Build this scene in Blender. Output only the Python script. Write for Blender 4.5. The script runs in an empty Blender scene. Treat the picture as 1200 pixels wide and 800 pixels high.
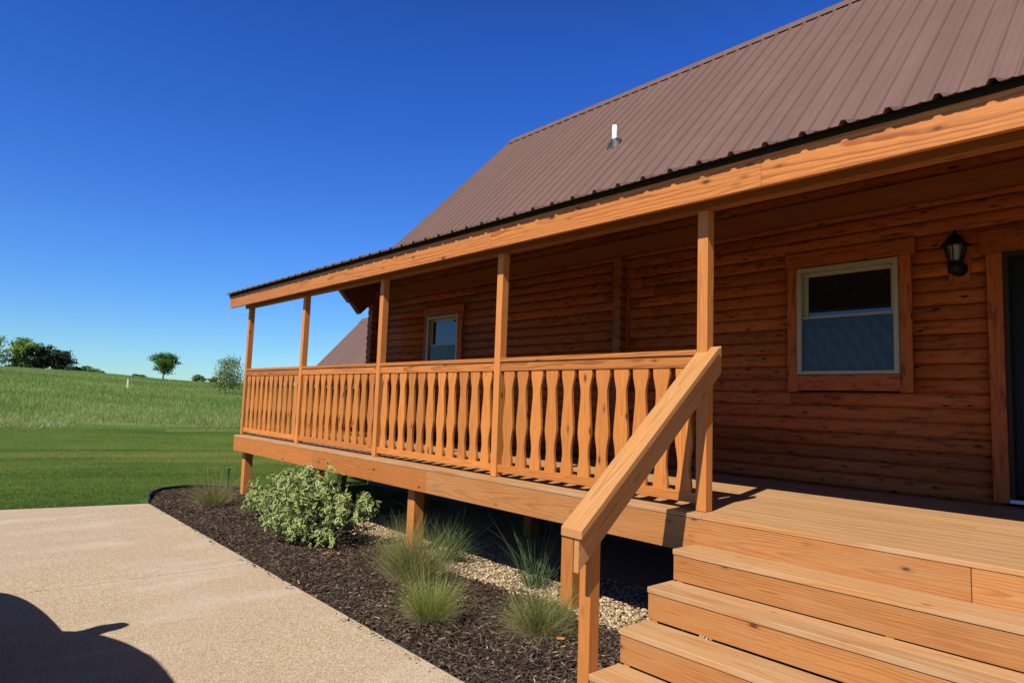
import bpy, bmesh, math, random
import numpy as np
from mathutils import Vector, Matrix
random.seed(7); rng = np.random.default_rng(11)
D = bpy.data
scene = bpy.context.scene
COL = scene.collection
R = math.radians
U = random.uniform

# ------------------------------------------------------------------ materials
def new_mat(name):
    m = D.materials.new(name); m.use_nodes = True
    nt = m.node_tree; nt.nodes.clear()
    out = nt.nodes.new('ShaderNodeOutputMaterial')
    b = nt.nodes.new('ShaderNodeBsdfPrincipled')
    nt.links.new(b.outputs[0], out.inputs[0])
    return m, nt, b
class NT:
    def __init__(s, nt): s.nt = nt
    def n(s, t, **kw):
        nd = s.nt.nodes.new(t)
        for k, v in kw.items(): setattr(nd, k, v)
        return nd
    def l(s, a, b): s.nt.links.new(a, b)
    def math(s, op, a, b=None, clamp=False):
        nd = s.n('ShaderNodeMath', operation=op, use_clamp=clamp)
        for i, v in enumerate((a, b)):
            if v is None: continue
            if isinstance(v, (int, float)): nd.inputs[i].default_value = v
            else: s.l(v, nd.inputs[i])
        return nd.outputs[0]
    def mix(s, fac, a, b, mode='MIX'):
        nd = s.n('ShaderNodeMix', data_type='RGBA', blend_type=mode)
        for sock, v in ((nd.inputs[0], fac), (nd.inputs[6], a), (nd.inputs[7], b)):
            if isinstance(v, (int, float)): sock.default_value = v
            elif isinstance(v, tuple): sock.default_value = (*v, 1)
            else: s.l(v, sock)
        return nd.outputs[2]
    def vmul(s, v, t):
        nd = s.n('ShaderNodeVectorMath', operation='MULTIPLY'); s.l(v, nd.inputs[0]); nd.inputs[1].default_value = t
        return nd.outputs[0]
    def noise(s, v, scale, detail=3, rough=.55):
        nd = s.n('ShaderNodeTexNoise'); nd.inputs['Scale'].default_value = scale
        nd.inputs['Detail'].default_value = detail; nd.inputs['Roughness'].default_value = rough
        if v is not None: s.l(v, nd.inputs['Vector'])
        return nd.outputs[0]
    def ramp(s, f, stops):
        nd = s.n('ShaderNodeValToRGB'); cr = nd.color_ramp
        while len(cr.elements) < len(stops): cr.elements.new(.5)
        for e, (p, c) in zip(cr.elements, stops):
            e.position = p; e.color = (*c, 1) if isinstance(c, tuple) else (c, c, c, 1)
        s.l(f, nd.inputs[0]); return nd.outputs[0]
    def attr(s, name, out='Vector'):
        nd = s.n('ShaderNodeAttribute', attribute_name=name); return nd.outputs[out]
    def bump(s, h, b, dist=.002, strength=.5):
        nd = s.n('ShaderNodeBump'); nd.inputs['Distance'].default_value = dist; nd.inputs['Strength'].default_value = strength
        s.l(h, nd.inputs['Height']); s.l(nd.outputs[0], b.inputs['Normal'])

def wood(name, light, dark, knot, ring=85, grain=.6, rough=.55, weather=0., grey=(.4, .33, .24), knots=1.0, tint=.16, kscale=(3.1, 7.5, 7.5), mottle=0., warp=.034, spec=.3):
    m, nt, b = new_mat(name); g = NT(nt)
    v = g.attr('gc'); rnd = g.attr('rnd', 'Fac')
    sep = g.n('ShaderNodeSeparateXYZ'); g.l(v, sep.inputs[0])
    w = g.noise(g.vmul(v, (.9, 5, 5)), 1, 3)
    w2 = g.noise(g.vmul(v, (5, 18, 18)), 1, 2)
    rr = g.math('SQRT', g.math('ADD', g.math('MULTIPLY', sep.outputs[1], sep.outputs[1]), g.math('MULTIPLY', sep.outputs[2], sep.outputs[2])))
    rr = g.math('ADD', rr, g.math('ADD', g.math('MULTIPLY', w, warp), g.math('MULTIPLY', w2, .006)))
    fr = g.math('FRACT', g.math('MULTIPLY', rr, ring))
    late = g.ramp(fr, [(0, 0.), (.5, .1), (.84, 1.), (.95, .95), (1, 0.)])
    fib = g.noise(g.vmul(v, (5, 260, 260)), 1, 2)
    blot = g.noise(g.vmul(v, (1.2, 5, 5)), 1, 3)
    amt = g.math('MULTIPLY', g.math('MULTIPLY', late, grain), g.ramp(blot, [(.3, .15), (.68, 1.)]))
    col = g.mix(amt, light, dark)
    col = g.mix(g.ramp(fib, [(.35, 0.), (.7, .42)]), col, dark)
    # board-to-board tint and blotchy stain
    val = g.math('ADD', 1 - tint, g.math('MULTIPLY', rnd, 2 * tint))
    val = g.math('MULTIPLY', val, g.math('ADD', .82, g.math('MULTIPLY', blot, .36)))
    comb = g.n('ShaderNodeCombineColor')
    for i in range(3): g.l(val, comb.inputs[i])
    col = g.mix(1.0, col, comb.outputs[0], 'MULTIPLY')
    if mottle:
        mo = g.noise(g.vmul(v, (5.5, 24, 24)), 1, 4, .65)
        col = g.mix(g.math('MULTIPLY', g.ramp(mo, [(.52, 0.), (.70, 1.)]), mottle), col, knot)
    if weather:
        wv = g.noise(g.vmul(v, (2.2, 40, 14)), 1, 4, .6)
        col = g.mix(g.math('MULTIPLY', g.ramp(wv, [(.36, 0.), (.66, 1.)]), weather), col, grey)
    if knots:
        vo = g.n('ShaderNodeTexVoronoi'); g.l(g.vmul(v, kscale), vo.inputs['Vector']); vo.inputs['Scale'].default_value = 1
        kd = g.math('ADD', vo.outputs['Distance'], g.math('MULTIPLY', g.math('SUBTRACT', w2, .5), .12))
        km = g.ramp(kd, [(.05 * knots, 1.), (.075 * knots, .9), (.10 * knots, .35), (.19 * knots, 0.)])
        col = g.mix(km, col, knot)
    g.l(col, b.inputs['Base Color'])
    b.inputs['Roughness'].default_value = rough
    b.inputs['Specular IOR Level'].default_value = spec
    g.bump(g.math('ADD', fib, g.math('MULTIPLY', late, .3)), b, .0010, .35)
    return m

M = {}
M['wood'] = wood('stained_pine', (.500, .180, .036), (.27, .076, .012), (.11, .028, .008), ring=85, grain=.7)
M['board'] = wood('stained_fir_board', (.455, .160, .032), (.175, .044, .008), (.075, .020, .007), ring=72, grain=.95, knots=.85, warp=.05)
M['fascia'] = wood('fascia_fir', (.47, .168, .034), (.17, .040, .007), (.075, .020, .007), ring=40, grain=1.0, knots=1.0, warp=.10)
M['riser'] = wood('walked_step_pine', (.425, .168, .044), (.19, .058, .013), (.08, .026, .011), ring=76, grain=.85, weather=.4, grey=(.36, .205, .085), knots=.85, warp=.05)
M['post'] = wood('stained_post_pine', (.500, .188, .043), (.27, .082, .016), (.13, .036, .012), ring=95, grain=.6, knots=.9)
M['rail'] = wood('handrail_pine', (.46, .210, .062), (.24, .085, .022), (.13, .05, .02), ring=95, grain=.8, weather=.25, grey=(.40, .27, .15))
M['deck'] = wood('weathered_deck_pine', (.44, .215, .076), (.26, .10, .03), (.13, .05, .02), ring=80, grain=.75, weather=.7, grey=(.385, .275, .155), knots=.6, tint=.12)
M['log'] = wood('stained_log', (.34, .086, .021), (.165, .036, .008), (.022, .008, .004), ring=60, grain=.6, rough=.5, knots=1.25, tint=.24, kscale=(4.2, 13, 13), mottle=.75, spec=.1)
M['beam'] = wood('shaded_beam_pine', (.24, .080, .018), (.15, .042, .010), (.06, .018, .007), ring=80)  # darker copy of the stained pine; the beam's shade is put into its colour
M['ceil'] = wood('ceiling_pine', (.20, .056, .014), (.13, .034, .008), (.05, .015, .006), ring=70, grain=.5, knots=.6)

def plain(name, col, rough=.5, metal=0., spec=.5, noise=0., scale=8):
    m, nt, b = new_mat(name)
    b.inputs['Roughness'].default_value = rough; b.inputs['Metallic'].default_value = metal
    b.inputs['Specular IOR Level'].default_value = spec
    if noise:
        g = NT(nt); tc = g.n('ShaderNodeTexCoord')
        nz = g.noise(tc.outputs['Object'], scale, 5)
        g.l(g.mix(g.ramp(nz, [(.3, 0.), (.7, 1.)]), tuple(c * (1 - noise) for c in col), tuple(min(1, c * (1 + noise)) for c in col)), b.inputs['Base Color'])
    else: b.inputs['Base Color'].default_value = (*col, 1)
    return m
def roof_mat(name, col):
    m, nt, b = new_mat(name); g = NT(nt); tc = g.n('ShaderNodeTexCoord')
    nz = g.noise(g.vmul(tc.outputs['Object'], (4.4, .35, .35)), 1, 4)
    n2 = g.noise(tc.outputs['Object'], 3.2, 5, .65)
    c = g.mix(g.ramp(nz, [(.3, 0.), (.7, 1.)]), tuple(x * .9 for x in col), tuple(x * 1.08 for x in col))
    c = g.mix(g.ramp(n2, [(.55, 0.), (.8, .22)]), c, (.19, .12, .10))
    g.l(c, b.inputs['Base Color']); b.inputs['Roughness'].default_value = .42
    g.l(g.math('ADD', .36, g.math('MULTIPLY', n2, .2)), b.inputs['Roughness'])
    b.inputs['Specular IOR Level'].default_value = .22
    return m
M['roof'] = roof_mat('brown_roof_metal', (.138, .080, .064))
M['drip'] = plain('dark_drip_metal', (.012, .012, .008), .8, 0, .1)
M['vinyl'] = plain('almond_vinyl', (.29, .25, .17), .4)
M['pvc'] = plain('white_pvc', (.82, .82, .80), .35)
M['rubber'] = plain('black_rubber', (.015, .018, .016), .55)
M['black'] = plain('black_cast_metal', (.004, .004, .004), .45, 0, .2)
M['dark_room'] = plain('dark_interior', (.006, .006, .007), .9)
M['concrete_block'] = plain('foundation_concrete', (.07, .06, .05), .9, noise=.25)
M['edging'] = plain('black_edging', (.015, .014, .013), .5)
M['white'] = plain('white_marker_paint', (.8, .8, .78), .5)
M['stake'] = plain('green_stake_plastic', (.01, .06, .045), .45)
M['chip'] = plain('orange_wood_scrap', (.5, .2, .06), .7)
M['bark'] = plain('bark', (.09, .07, .05), .9, noise=.3)
M['carpaint'] = plain('dark_car_paint', (.02, .022, .028), .2)
M['carglass'] = plain('car_glass', (.01, .012, .014), .05)
M['tyre'] = plain('tyre_rubber', (.02, .02, .02), .8)
M['steel'] = plain('alloy', (.5, .5, .52), .3, 1.)
M['lens'] = plain('lamp_lens', (.6, .6, .62), .1)
def glass(name, base, rough=.03, ior=1.5):
    m, nt, b = new_mat(name); b.inputs['Base Color'].default_value = (*base, 1)
    b.inputs['Roughness'].default_value = rough; b.inputs['IOR'].default_value = ior
    b.inputs['Coat Weight'].default_value = .6; b.inputs['Coat Roughness'].default_value = .02
    return m
M['glass'] = glass('window_glass', (.008, .009, .01))
M['lampglass'] = glass('lantern_glass', (.035, .036, .034), .1)
def screen_mat():
    m, nt, b = new_mat('insect_screen'); g = NT(nt); tc = g.n('ShaderNodeTexCoord')
    wv = g.n('ShaderNodeTexWave'); wv.bands_direction = 'DIAGONAL'; g.l(g.vmul(tc.outputs['Object'], (1, 1, .55)), wv.inputs['Vector'])
    wv.inputs['Scale'].default_value = 5; wv.inputs['Distortion'].default_value = 3.5; wv.inputs['Detail'].default_value = 2
    wv.inputs['Detail Scale'].default_value = 3
    c = g.mix(g.ramp(wv.outputs['Fac'], [(.2, 0.), (.8, 1.)]), (.010, .018, .026), (.020, .032, .046))  # wavy bluish reflection put into the screen's colour as bands
    g.l(c, b.inputs['Base Color']); b.inputs['Roughness'].default_value = .3
    b.inputs['Specular IOR Level'].default_value = .25; b.inputs['Coat Weight'].default_value = .18; b.inputs['Coat Roughness'].default_value = .05
    return m
M['screen'] = screen_mat()
def slab_mat():
    m, nt, b = new_mat('exposed_aggregate'); g = NT(nt); tc = g.n('ShaderNodeTexCoord'); p = tc.outputs['Object']
    vo = g.n('ShaderNodeTexVoronoi'); g.l(p, vo.inputs['Vector']); vo.inputs['Scale'].default_value = 110
    sp = g.n('ShaderNodeSeparateColor'); g.l(vo.outputs['Color'], sp.inputs[0])
    stone = g.ramp(sp.outputs[0], [(0, (0.242, 0.163, 0.095)), (.25, (0.379, 0.285, 0.170)), (.55, (0.443, 0.344, 0.221)), (.8, (0.532, 0.449, 0.320)), (.93, (0.322, 0.192, 0.106)), (1, (0.604, 0.562, 0.456))])
    edge = g.ramp(vo.outputs['Distance'], [(.45, 0.), (.8, 1.)])
    col = g.mix(g.math('MULTIPLY', edge, .55), stone, (0.274, 0.209, 0.119))
    big = g.noise(p, .9, 6, .65); st = g.noise(g.vmul(p, (1.2, .35, 1)), 2.2, 4)
    col = g.mix(g.ramp(big, [(.38, 0.), (.66, .45)]), col, (.40, .27, .19))
    col = g.mix(g.ramp(st, [(.48, 0.), (.72, .5)]), col, (.50, .43, .35))
    fine = g.noise(p, 38, 3, .7)
    col = g.mix(g.ramp(fine, [(.35, .25), (.6, 0.)]), col, (.26, .18, .12))
    crk = g.noise(g.vmul(p, (.5, 2.2, 1)), 1.3, 5, .7)
    col = g.mix(g.ramp(crk, [(.60, 0.), (.74, .28)]), col, (.30, .20, .13))
    g.l(col, b.inputs['Base Color']); b.inputs['Roughness'].default_value = .85; b.inputs['Specular IOR Level'].default_value = .25
    g.bump(g.math('SUBTRACT', 1, vo.outputs['Distance']), b, .004, .7)
    return m
M['slab'] = slab_mat()
def terrain_mat():
    m, nt, b = new_mat('grassland'); g = NT(nt); tc = g.n('ShaderNodeTexCoord'); p = tc.outputs['Object']
    far = g.attr('far', 'Fac')
    a = g.noise(p, .5, 5, .65); c2 = g.noise(p, 14, 4, .7); c3 = g.noise(g.vmul(p, (.05, .22, 1)), 1, 5, .6)
    lawn = g.mix(g.ramp(a, [(.3, 0.), (.7, 1.)]), (.050, .105, .014), (.12, .165, .028))
    lawn = g.mix(g.ramp(c2, [(.3, 0.), (.75, .6)]), lawn, (.025, .06, .008))
    mead = g.mix(g.ramp(c3, [(.3, 0.), (.7, 1.)]), (.11, .185, .035), (.21, .255, .080))
    mead = g.mix(g.ramp(g.noise(p, .22, 6, .7), [(.45, 0.), (.7, .75)]), mead, (.045, .085, .018))
    mead = g.mix(g.ramp(g.noise(g.vmul(p, (.6, .6, 1)), .35, 4, .7), [(.62, 0.), (.78, .6)]), mead, (.17, .16, .07))
    g.l(g.mix(g.ramp(far, [(.0, 0.), (1, 1.)]), lawn, mead), b.inputs['Base Color'])
    b.inputs['Roughness'].default_value = .95; b.inputs['Specular IOR Level'].default_value = .1
    g.bump(c2, b, .03, .6)
    return m
M['terrain'] = terrain_mat()
def vary(name, stops, rough=.7, transl=0., spec=.25):
    """colour picked per piece from the 'rnd' attribute"""
    m, nt, b = new_mat(name); g = NT(nt)
    col = g.ramp(g.attr('rnd', 'Fac'), stops)
    g.l(col, b.inputs['Base Color']); b.inputs['Roughness'].default_value = rough; b.inputs['Specular IOR Level'].default_value = spec
    if transl:
        tr = g.n('ShaderNodeBsdfTranslucent'); g.l(col, tr.inputs[0]); mx = g.n('ShaderNodeMixShader'); mx.inputs[0].default_value = transl
        out = [n for n in nt.nodes if n.type == 'OUTPUT_MATERIAL'][0]
        g.l(b.outputs[0], mx.inputs[1]); g.l(tr.outputs[0], mx.inputs[2]); g.l(mx.outputs[0], out.inputs[0])
    return m
M['mulch'] = vary('mulch_chips', [(0, (.014, .009, .006)), (.5, (.056, .033, .020)), (.85, (.115, .072, .045)), (.97, (.18, .125, .09)), (1, (.30, .24, .18))], .85)
M['mulch_soil'] = plain('mulch_soil', (.022, .016, .012), .95, noise=.4, scale=30)
M['gravel'] = vary('river_gravel', [(0, (.16, .095, .045)), (.4, (.32, .225, .12)), (.75, (.42, .315, .18)), (1, (.52, .44, .31))], .7)
M['gravel_bed'] = plain('gravel_bed', (.3, .23, .16), .95, noise=.4, scale=60)
M['lawn'] = vary('lawn_blades', [(0, (.038, .090, .012)), (.3, (.085, .150, .020)), (.55, (.20, .22, .036)), (.9, (.33, .28, .075)), (1, (.52, .40, .22))], .6, .4)
M['meadow'] = vary('meadow_blades', [(0, (.075, .155, .024)), (.4, (.16, .25, .048)), (.7, (.30, .33, .11)), (.92, (.46, .43, .24)), (1, (.62, .58, .44))], .7, .4)
M['grass_olive'] = vary('fine_grass_olive', [(0, (.06, .105, .025)), (.45, (.17, .20, .05)), (.75, (.32, .28, .10)), (1, (.48, .36, .17))], .6, .35)
M['grass_lime'] = vary('fine_grass_lime', [(0, (.12, .19, .03)), (.5, (.25, .30, .06)), (.8, (.40, .37, .13)), (1, (.54, .43, .2))], .6, .4)
M['grass_dark'] = vary('fine_grass_dark', [(0, (.03, .07, .025)), (.7, (.08, .14, .05)), (1, (.22, .24, .1))], .6, .3)
def leaf_varieg():
    m, nt, b = new_mat('variegated_leaf'); g = NT(nt)
    mg = g.attr('mg', 'Fac'); rn = g.attr('rnd', 'Fac')
    green = g.ramp(rn, [(0, (.018, .055, .010)), (.6, (.055, .125, .022)), (1, (.12, .19, .04))])
    col = g.mix(g.ramp(mg, [(.55, 0.), (.76, 1.)]), green, (.50, .53, .19))
    g.l(col, b.inputs['Base Color']); b.inputs['Roughness'].default_value = .5; b.inputs['Specular IOR Level'].default_value = .22
    tr = g.n('ShaderNodeBsdfTranslucent'); g.l(col, tr.inputs[0]); mx = g.n('ShaderNodeMixShader'); mx.inputs[0].default_value = .25
    out = [n for n in nt.nodes if n.type == 'OUTPUT_MATERIAL'][0]
    g.l(b.outputs[0], mx.inputs[1]); g.l(tr.outputs[0], mx.inputs[2]); g.l(mx.outputs[0], out.inputs[0])
    return m
M['varieg'] = leaf_varieg()
M['leaf_light'] = vary('pale_green_leaves', [(0, (.09, .17, .03)), (.6, (.18, .28, .055)), (1, (.27, .35, .09))], .6, .35)
M['leaf_mid'] = vary('mid_green_leaves', [(0, (.03, .085, .015)), (.6, (.075, .16, .027)), (1, (.13, .21, .045))], .6, .3)
M['leaf_dark'] = vary('dark_green_leaves', [(0, (.008, .018, .008)), (.7, (.02, .034, .014)), (1, (.05, .05, .02))], .6, .2)
M['leaf_olive'] = vary('olive_green_leaves', [(0, (.07, .11, .03)), (.6, (.14, .19, .055)), (1, (.22, .26, .09))], .6, .3)

# ------------------------------------------------------------------ mesh builder
class MB:
    def __init__(s): s.v = []; s.f = []; s.gc = []; s.rn = []; s.sm = []
    def add(s, verts, faces, gc, rnd, smooth=False):
        o = len(s.v); s.v += verts; s.gc += gc; s.rn += [rnd] * len(verts)
        for f in faces: s.f.append([i + o for i in f]); s.sm.append(smooth)
    def grain(s, verts, axis):
        """board-local coordinates with the long axis first; pith a little off the board, slightly oblique"""
        c = [sum(v[i] for v in verts) / len(verts) for i in range(3)]
        o = [(0, 1, 2), (1, 0, 2), (2, 0, 1)][axis]
        eb = max(v[o[1]] for v in verts) - min(v[o[1]] for v in verts); ec = max(v[o[2]] for v in verts) - min(v[o[2]] for v in verts)
        a = U(0, 6.28); d = U(.02, .11); tb, tc = U(-.03, .03), U(-.03, .03)
        if ec > 1.6 * eb: a = random.choice((0, math.pi)) + U(-.35, .35); d = U(.025, .06); tb = random.choice((-1, 1)) * U(.008, .03); tc = U(-.01, .01)
        elif eb > 1.6 * ec: a = random.choice((.5, 1.5)) * math.pi + U(-.35, .35); d = U(.025, .06); tc = random.choice((-1, 1)) * U(.008, .03); tb = U(-.01, .01)
        pb, pc = d * math.cos(a), d * math.sin(a); off = U(0, 400)
        return [(v[o[0]] - c[o[0]] + off, v[o[1]] - c[o[1]] + pb + tb * (v[o[0]] - c[o[0]]), v[o[2]] - c[o[2]] + pc + tc * (v[o[0]] - c[o[0]])) for v in verts]
    def box(s, x0, x1, y0, y1, z0, z1, axis=0, rnd=None):
        vs = [(x, y, z) for x in (x0, x1) for y in (y0, y1) for z in (z0, z1)]
        fs = [(0, 1, 3, 2), (4, 6, 7, 5), (0, 4, 5, 1), (2, 3, 7, 6), (0, 2, 6, 4), (1, 5, 7, 3)]
        s.add(vs, fs, s.grain(vs, axis), random.random() if rnd is None else rnd)
        return s
    def hexa(s, vs, axis=0, rnd=None):
        fs = [(0, 1, 3, 2), (4, 6, 7, 5), (0, 4, 5, 1), (2, 3, 7, 6), (0, 2, 6, 4), (1, 5, 7, 3)]
        s.add(vs, fs, s.grain(vs, axis), random.random() if rnd is None else rnd); return s
    def prism(s, poly, plane, a0, a1, axis=0, rnd=None, smooth=False):
        """polygon in a plane ('xz','yz','xy') extruded along the remaining axis from a0 to a1"""
        def P(p, a): return {'xz': (p[0], a, p[1]), 'yz': (a, p[0], p[1]), 'xy': (p[0], p[1], a)}[plane]
        n = len(poly); vs = [P(p, a0) for p in poly] + [P(p, a1) for p in poly]
        fs = [list(range(n)), list(range(2 * n - 1, n - 1, -1))] + [[i, i + n, (i + 1) % n + n, (i + 1) % n] for i in range(n)]
        s.add(vs, fs, s.grain(vs, axis), random.random() if rnd is None else rnd, smooth); return s
    def tube(s, pts, radii, seg=10, axis=2, rnd=.5, caps=True):
        vs = []
        for i, (p, r) in enumerate(zip(pts, radii)):
            p = Vector(p); q = Vector(pts[min(i + 1, len(pts) - 1)]) - Vector(pts[max(i - 1, 0)])
            if q.length < 1e-9: q = Vector((0, 0, 1))
            q.normalize(); a = q.cross(Vector((0, 0, 1)) if abs(q.z) < .9 else Vector((1, 0, 0))).normalized(); b = q.cross(a)
            for k in range(seg):
                t = 2 * math.pi * k / seg; vs.append(tuple(p + (a * math.cos(t) + b * math.sin(t)) * r))
        fs = []
        for i in range(len(pts) - 1):
            for k in range(seg):
                fs.append([i * seg + k, i * seg + (k + 1) % seg, (i + 1) * seg + (k + 1) % seg, (i + 1) * seg + k])
        s.add(vs, fs, s.grain(vs, axis), rnd, True)
        if caps:
            s.add([vs[k] for k in range(seg)], [list(range(seg))], [(0, 0, 0)] * seg, rnd)
            s.add([vs[len(vs) - seg + k] for k in range(seg)], [list(range(seg))[::-1]], [(0, 0, 0)] * seg, rnd)
        return s
    def build(s, name, mat, parent=None, bevel=0., shift=None):
        me = D.meshes.new(name); me.from_pydata(s.v, [], s.f)
        a = me.attributes.new('gc', 'FLOAT_VECTOR', 'POINT'); a.data.foreach_set('vector', np.array(s.gc, 'f').ravel())
        a = me.attributes.new('rnd', 'FLOAT', 'POINT'); a.data.foreach_set('value', np.array(s.rn, 'f'))
        me.polygons.foreach_set('use_smooth', np.array(s.sm, bool))
        me.materials.append(mat)
        bm = bmesh.new(); bm.from_mesh(me); bmesh.ops.recalc_face_normals(bm, faces=bm.faces); bm.to_mesh(me); bm.free()
        o = D.objects.new(name, me); COL.objects.link(o)
        if parent: o.parent = parent; o.matrix_parent_inverse = Matrix.Identity(4)
        if bevel:
            b = o.modifiers.new('edge', 'BEVEL'); b.width = bevel; b.segments = 2; b.limit_method = 'ANGLE'; b.angle_limit = R(40)
        return o

def raw(name, V, F, mat, rnd=None, extra=None, parent=None, smooth=False):
    """fast mesh from numpy arrays; F is (n,3) or (n,4)"""
    me = D.meshes.new(name); V = np.asarray(V, 'f'); F = np.asarray(F, 'i'); k = F.shape[1]
    me.vertices.add(len(V)); me.vertices.foreach_set('co', V.ravel())
    me.loops.add(F.size); me.loops.foreach_set('vertex_index', F.ravel())
    me.polygons.add(len(F)); me.polygons.foreach_set('loop_start', np.arange(0, F.size, k, dtype='i'))
    me.polygons.foreach_set('use_smooth', np.full(len(F), smooth))
    me.update(calc_edges=True)
    if rnd is not None:
        a = me.attributes.new('rnd', 'FLOAT', 'POINT'); a.data.foreach_set('value', np.asarray(rnd, 'f'))
    for kx, vx in (extra or {}).items():
        a = me.attributes.new(kx, 'FLOAT', 'POINT'); a.data.foreach_set('value', np.asarray(vx, 'f'))
    me.validate(); me.materials.append(mat)
    o = D.objects.new(name, me); COL.objects.link(o)
    if parent: o.parent = parent
    return o
def empty(name, label, cat, loc=(0, 0, 0), group=None):
    o = D.objects.new(name, None); COL.objects.link(o); o.location = loc; o.empty_display_size = .2
    tag(o, label, cat, group); return o
def tag(o, label=None, cat=None, group=None, kind=None):
    if label: o['label'] = label
    if cat: o['category'] = cat
    if group: o['group'] = group
    if kind: o['kind'] = kind
    return o
def holder(name, parent, label=None):
    """an empty part that carries sub-parts"""
    o = D.objects.new(name, None); COL.objects.link(o); o.parent = parent; o.empty_display_size = .1
    if label: o['label'] = label
    return o

# ------------------------------------------------------------------ dimensions (metres; deck top is z = 0)
GZ = -.93          # slab top
BAY = 2.134; PW = .079
def fall(x): return -.0055 * (x + 9)      # the eave drops very slightly to the right
YW = 2.45          # front of the log wall
XL = -8.82         # left end of the wall
RL = -8.95          # left end of the main roof
PL = -9.05          # left end of the porch roof
XR = 5.6           # right end of house and porch
RIDGE_Y, RIDGE_Z, SLOPE = 5.93, 6.82, 1.03
CAM = Vector((2.417, -3.8724, .6695))

# ------------------------------------------------------------------ cabin
cab = empty('log_cabin', 'large orange log cabin with steep brown ribbed metal roof behind the porch', 'cabin', (-2, 5.9, GZ))
def P(mb, name, mat, parent, bevel=0.):
    """build in world coordinates under a parent that may be moved: keep world placement"""
    o = mb.build(name, mat, parent, bevel)
    w = Vector((0, 0, 0)); q = parent
    while q is not None: w += q.location; q = q.parent
    o.location = -w
    return o
CH = .1235
WIN = [(-.515, .385), (-6.92, -6.04)]; WZ = (1.037, 2.07)
DOOR = (1.134, 2.95); DZ = (.02, 2.0)
def log_profile(z0, h, y, bulge, n=9):
    pts = []
    for i in range(n):
        t = i / (n - 1)
        pts.append((y + bulge - bulge * (1 - abs(2 * t - 1) ** 3) ** .6 if 0 < t < 1 else y + bulge, z0 + h * t))
    return pts
mb = MB(); z = .01; k = 0
segs_all = []
while z < 3.1:
    cuts = []
    for (a, b2) in WIN:
        if z + CH > WZ[0] - .1 and z < WZ[1] + .08: cuts.append((a - .05, b2 + .05))
    if z < DZ[1] + .1: cuts.append((DOOR[0] - .05, DOOR[1] + .05))
    cuts.sort(); x = XL; runs = []
    for a, b2 in cuts: runs.append((x, a)); x = b2
    runs.append((x, XR))
    for a, b2 in runs:
        xs = [a]
        while b2 - xs[-1] > 4.5: xs.append(xs[-1] + U(2.4, 4.2))
        xs.append(b2)
        for i in range(len(xs) - 1):
            pr = log_profile(z, CH, YW + U(-.003, .003), .022)
            mb.prism(pr + [(YW + .12, z + CH), (YW + .12, z)], 'yz', xs[i] + (.001 if i else 0), xs[i + 1] - .001, 0, smooth=False)
    z += CH; k += 1
wall_top = z
wall = P(mb, 'log_wall', M['log'], cab)
for p in wall.data.polygons: p.use_smooth = abs(p.normal.x) < .5
# side (gable) wall, rear wall
mb = MB(); z = .01; yb = 2 * RIDGE_Y - YW
while z < 6.5:
    y0, y1 = YW + .125, yb
    zr = z + CH * .9
    y0 = max(y0, RIDGE_Y - (RIDGE_Z - .25 - zr) / SLOPE); y1 = min(y1, RIDGE_Y + (RIDGE_Z - .25 - zr) / SLOPE)
    if y1 - y0 < .2: break
    for X0, sgn in ((XL, 1), (XR, -1)):
        pr = [(X0 + sgn * (p[0] - YW), p[1]) for p in log_profile(z, CH, YW, .034)]
        vs = pr + [(X0 + sgn * .12, z + CH), (X0 + sgn * .12, z)]
        mb.prism(vs, 'xz', y0, y1, 1)
    z += CH
mb.box(XL + .13, XR - .13, yb - .12, yb, .01, 3.1)
P(mb, 'gable_wall', M['log'], cab)
# scalloped log ends at the left corner and where the partition wall passes through
def log_ends(x0, x1, y0, y1, name):
    mb = MB(); z = .012
    while z < 2.42:
        n = 10; h = CH - .002
        poly = []
        for i in range(n):
            t = i / (n - 1); bl = .035 * (1 - abs(2 * t - 1) ** 2.2) ** .5
            poly.append((x0 + .035 - bl, z + h * t))
        for i in range(n):
            t = 1 - i / (n - 1); bl = .03 * (1 - abs(2 * t - 1) ** 2.2) ** .5
            poly.append((x1 - .03 + bl, z + h * t))
        mb.prism(poly, 'xz', y0 + U(-.004, .004), y1, 1)
        z += CH
    return P(mb, name, M['log'], cab)
log_ends(XL - .05, XL + .12, YW - .10, YW + .124, 'corner_log_ends')
log_ends(-2.76, -2.63, YW - .13, YW + .03, 'partition_log_ends').data.materials[0] = M['ceil']
mb = MB().box(-2.629, -2.60, YW - .03, YW + .03, .02, 2.44, 2)
P(mb, 'corner_strip', M['log'], cab)
mb = MB().box(XL, XR, YW - .045, YW - .002, 2.485, 2.72, 0)
P(mb, 'ledger_board', M['ceil'], cab, .003)
mb = MB().box(XL, XR, YW - .062, YW - .047, 2.470, 2.50, 0)
P(mb, 'ledger_trim', M['log'], cab)
# stepped bracket of extended side-wall logs under the porch roof
br = [(1.62, 2.74), (1.72, 2.62), (1.90, 2.43), (1.935, 2.44), (2.12, 2.235), (2.33, 2.44), (YW, 2.455), (YW, 2.95), (1.62, 2.80)]
P(MB().prism(br, 'yz', XL - .06, XL + .08, 1), 'corner_bracket', M['ceil'], cab, .004)  # dark pine: the backlit silhouette's shade is put into the colour
# foundation and sill
mb = MB().box(XL + .05, XR - .05, YW + .03, yb - .03, -1.3, -.16)
P(mb, 'foundation', M['concrete_block'], cab)
mb = MB().box(XL, XR, YW + .0, YW + .12, -.16, .008)
P(mb, 'sill_log', M['log'], cab)
# dark rooms behind the openings
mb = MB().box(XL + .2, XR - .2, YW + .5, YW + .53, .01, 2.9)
P(mb, 'room_back', M['dark_room'], cab)

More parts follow.
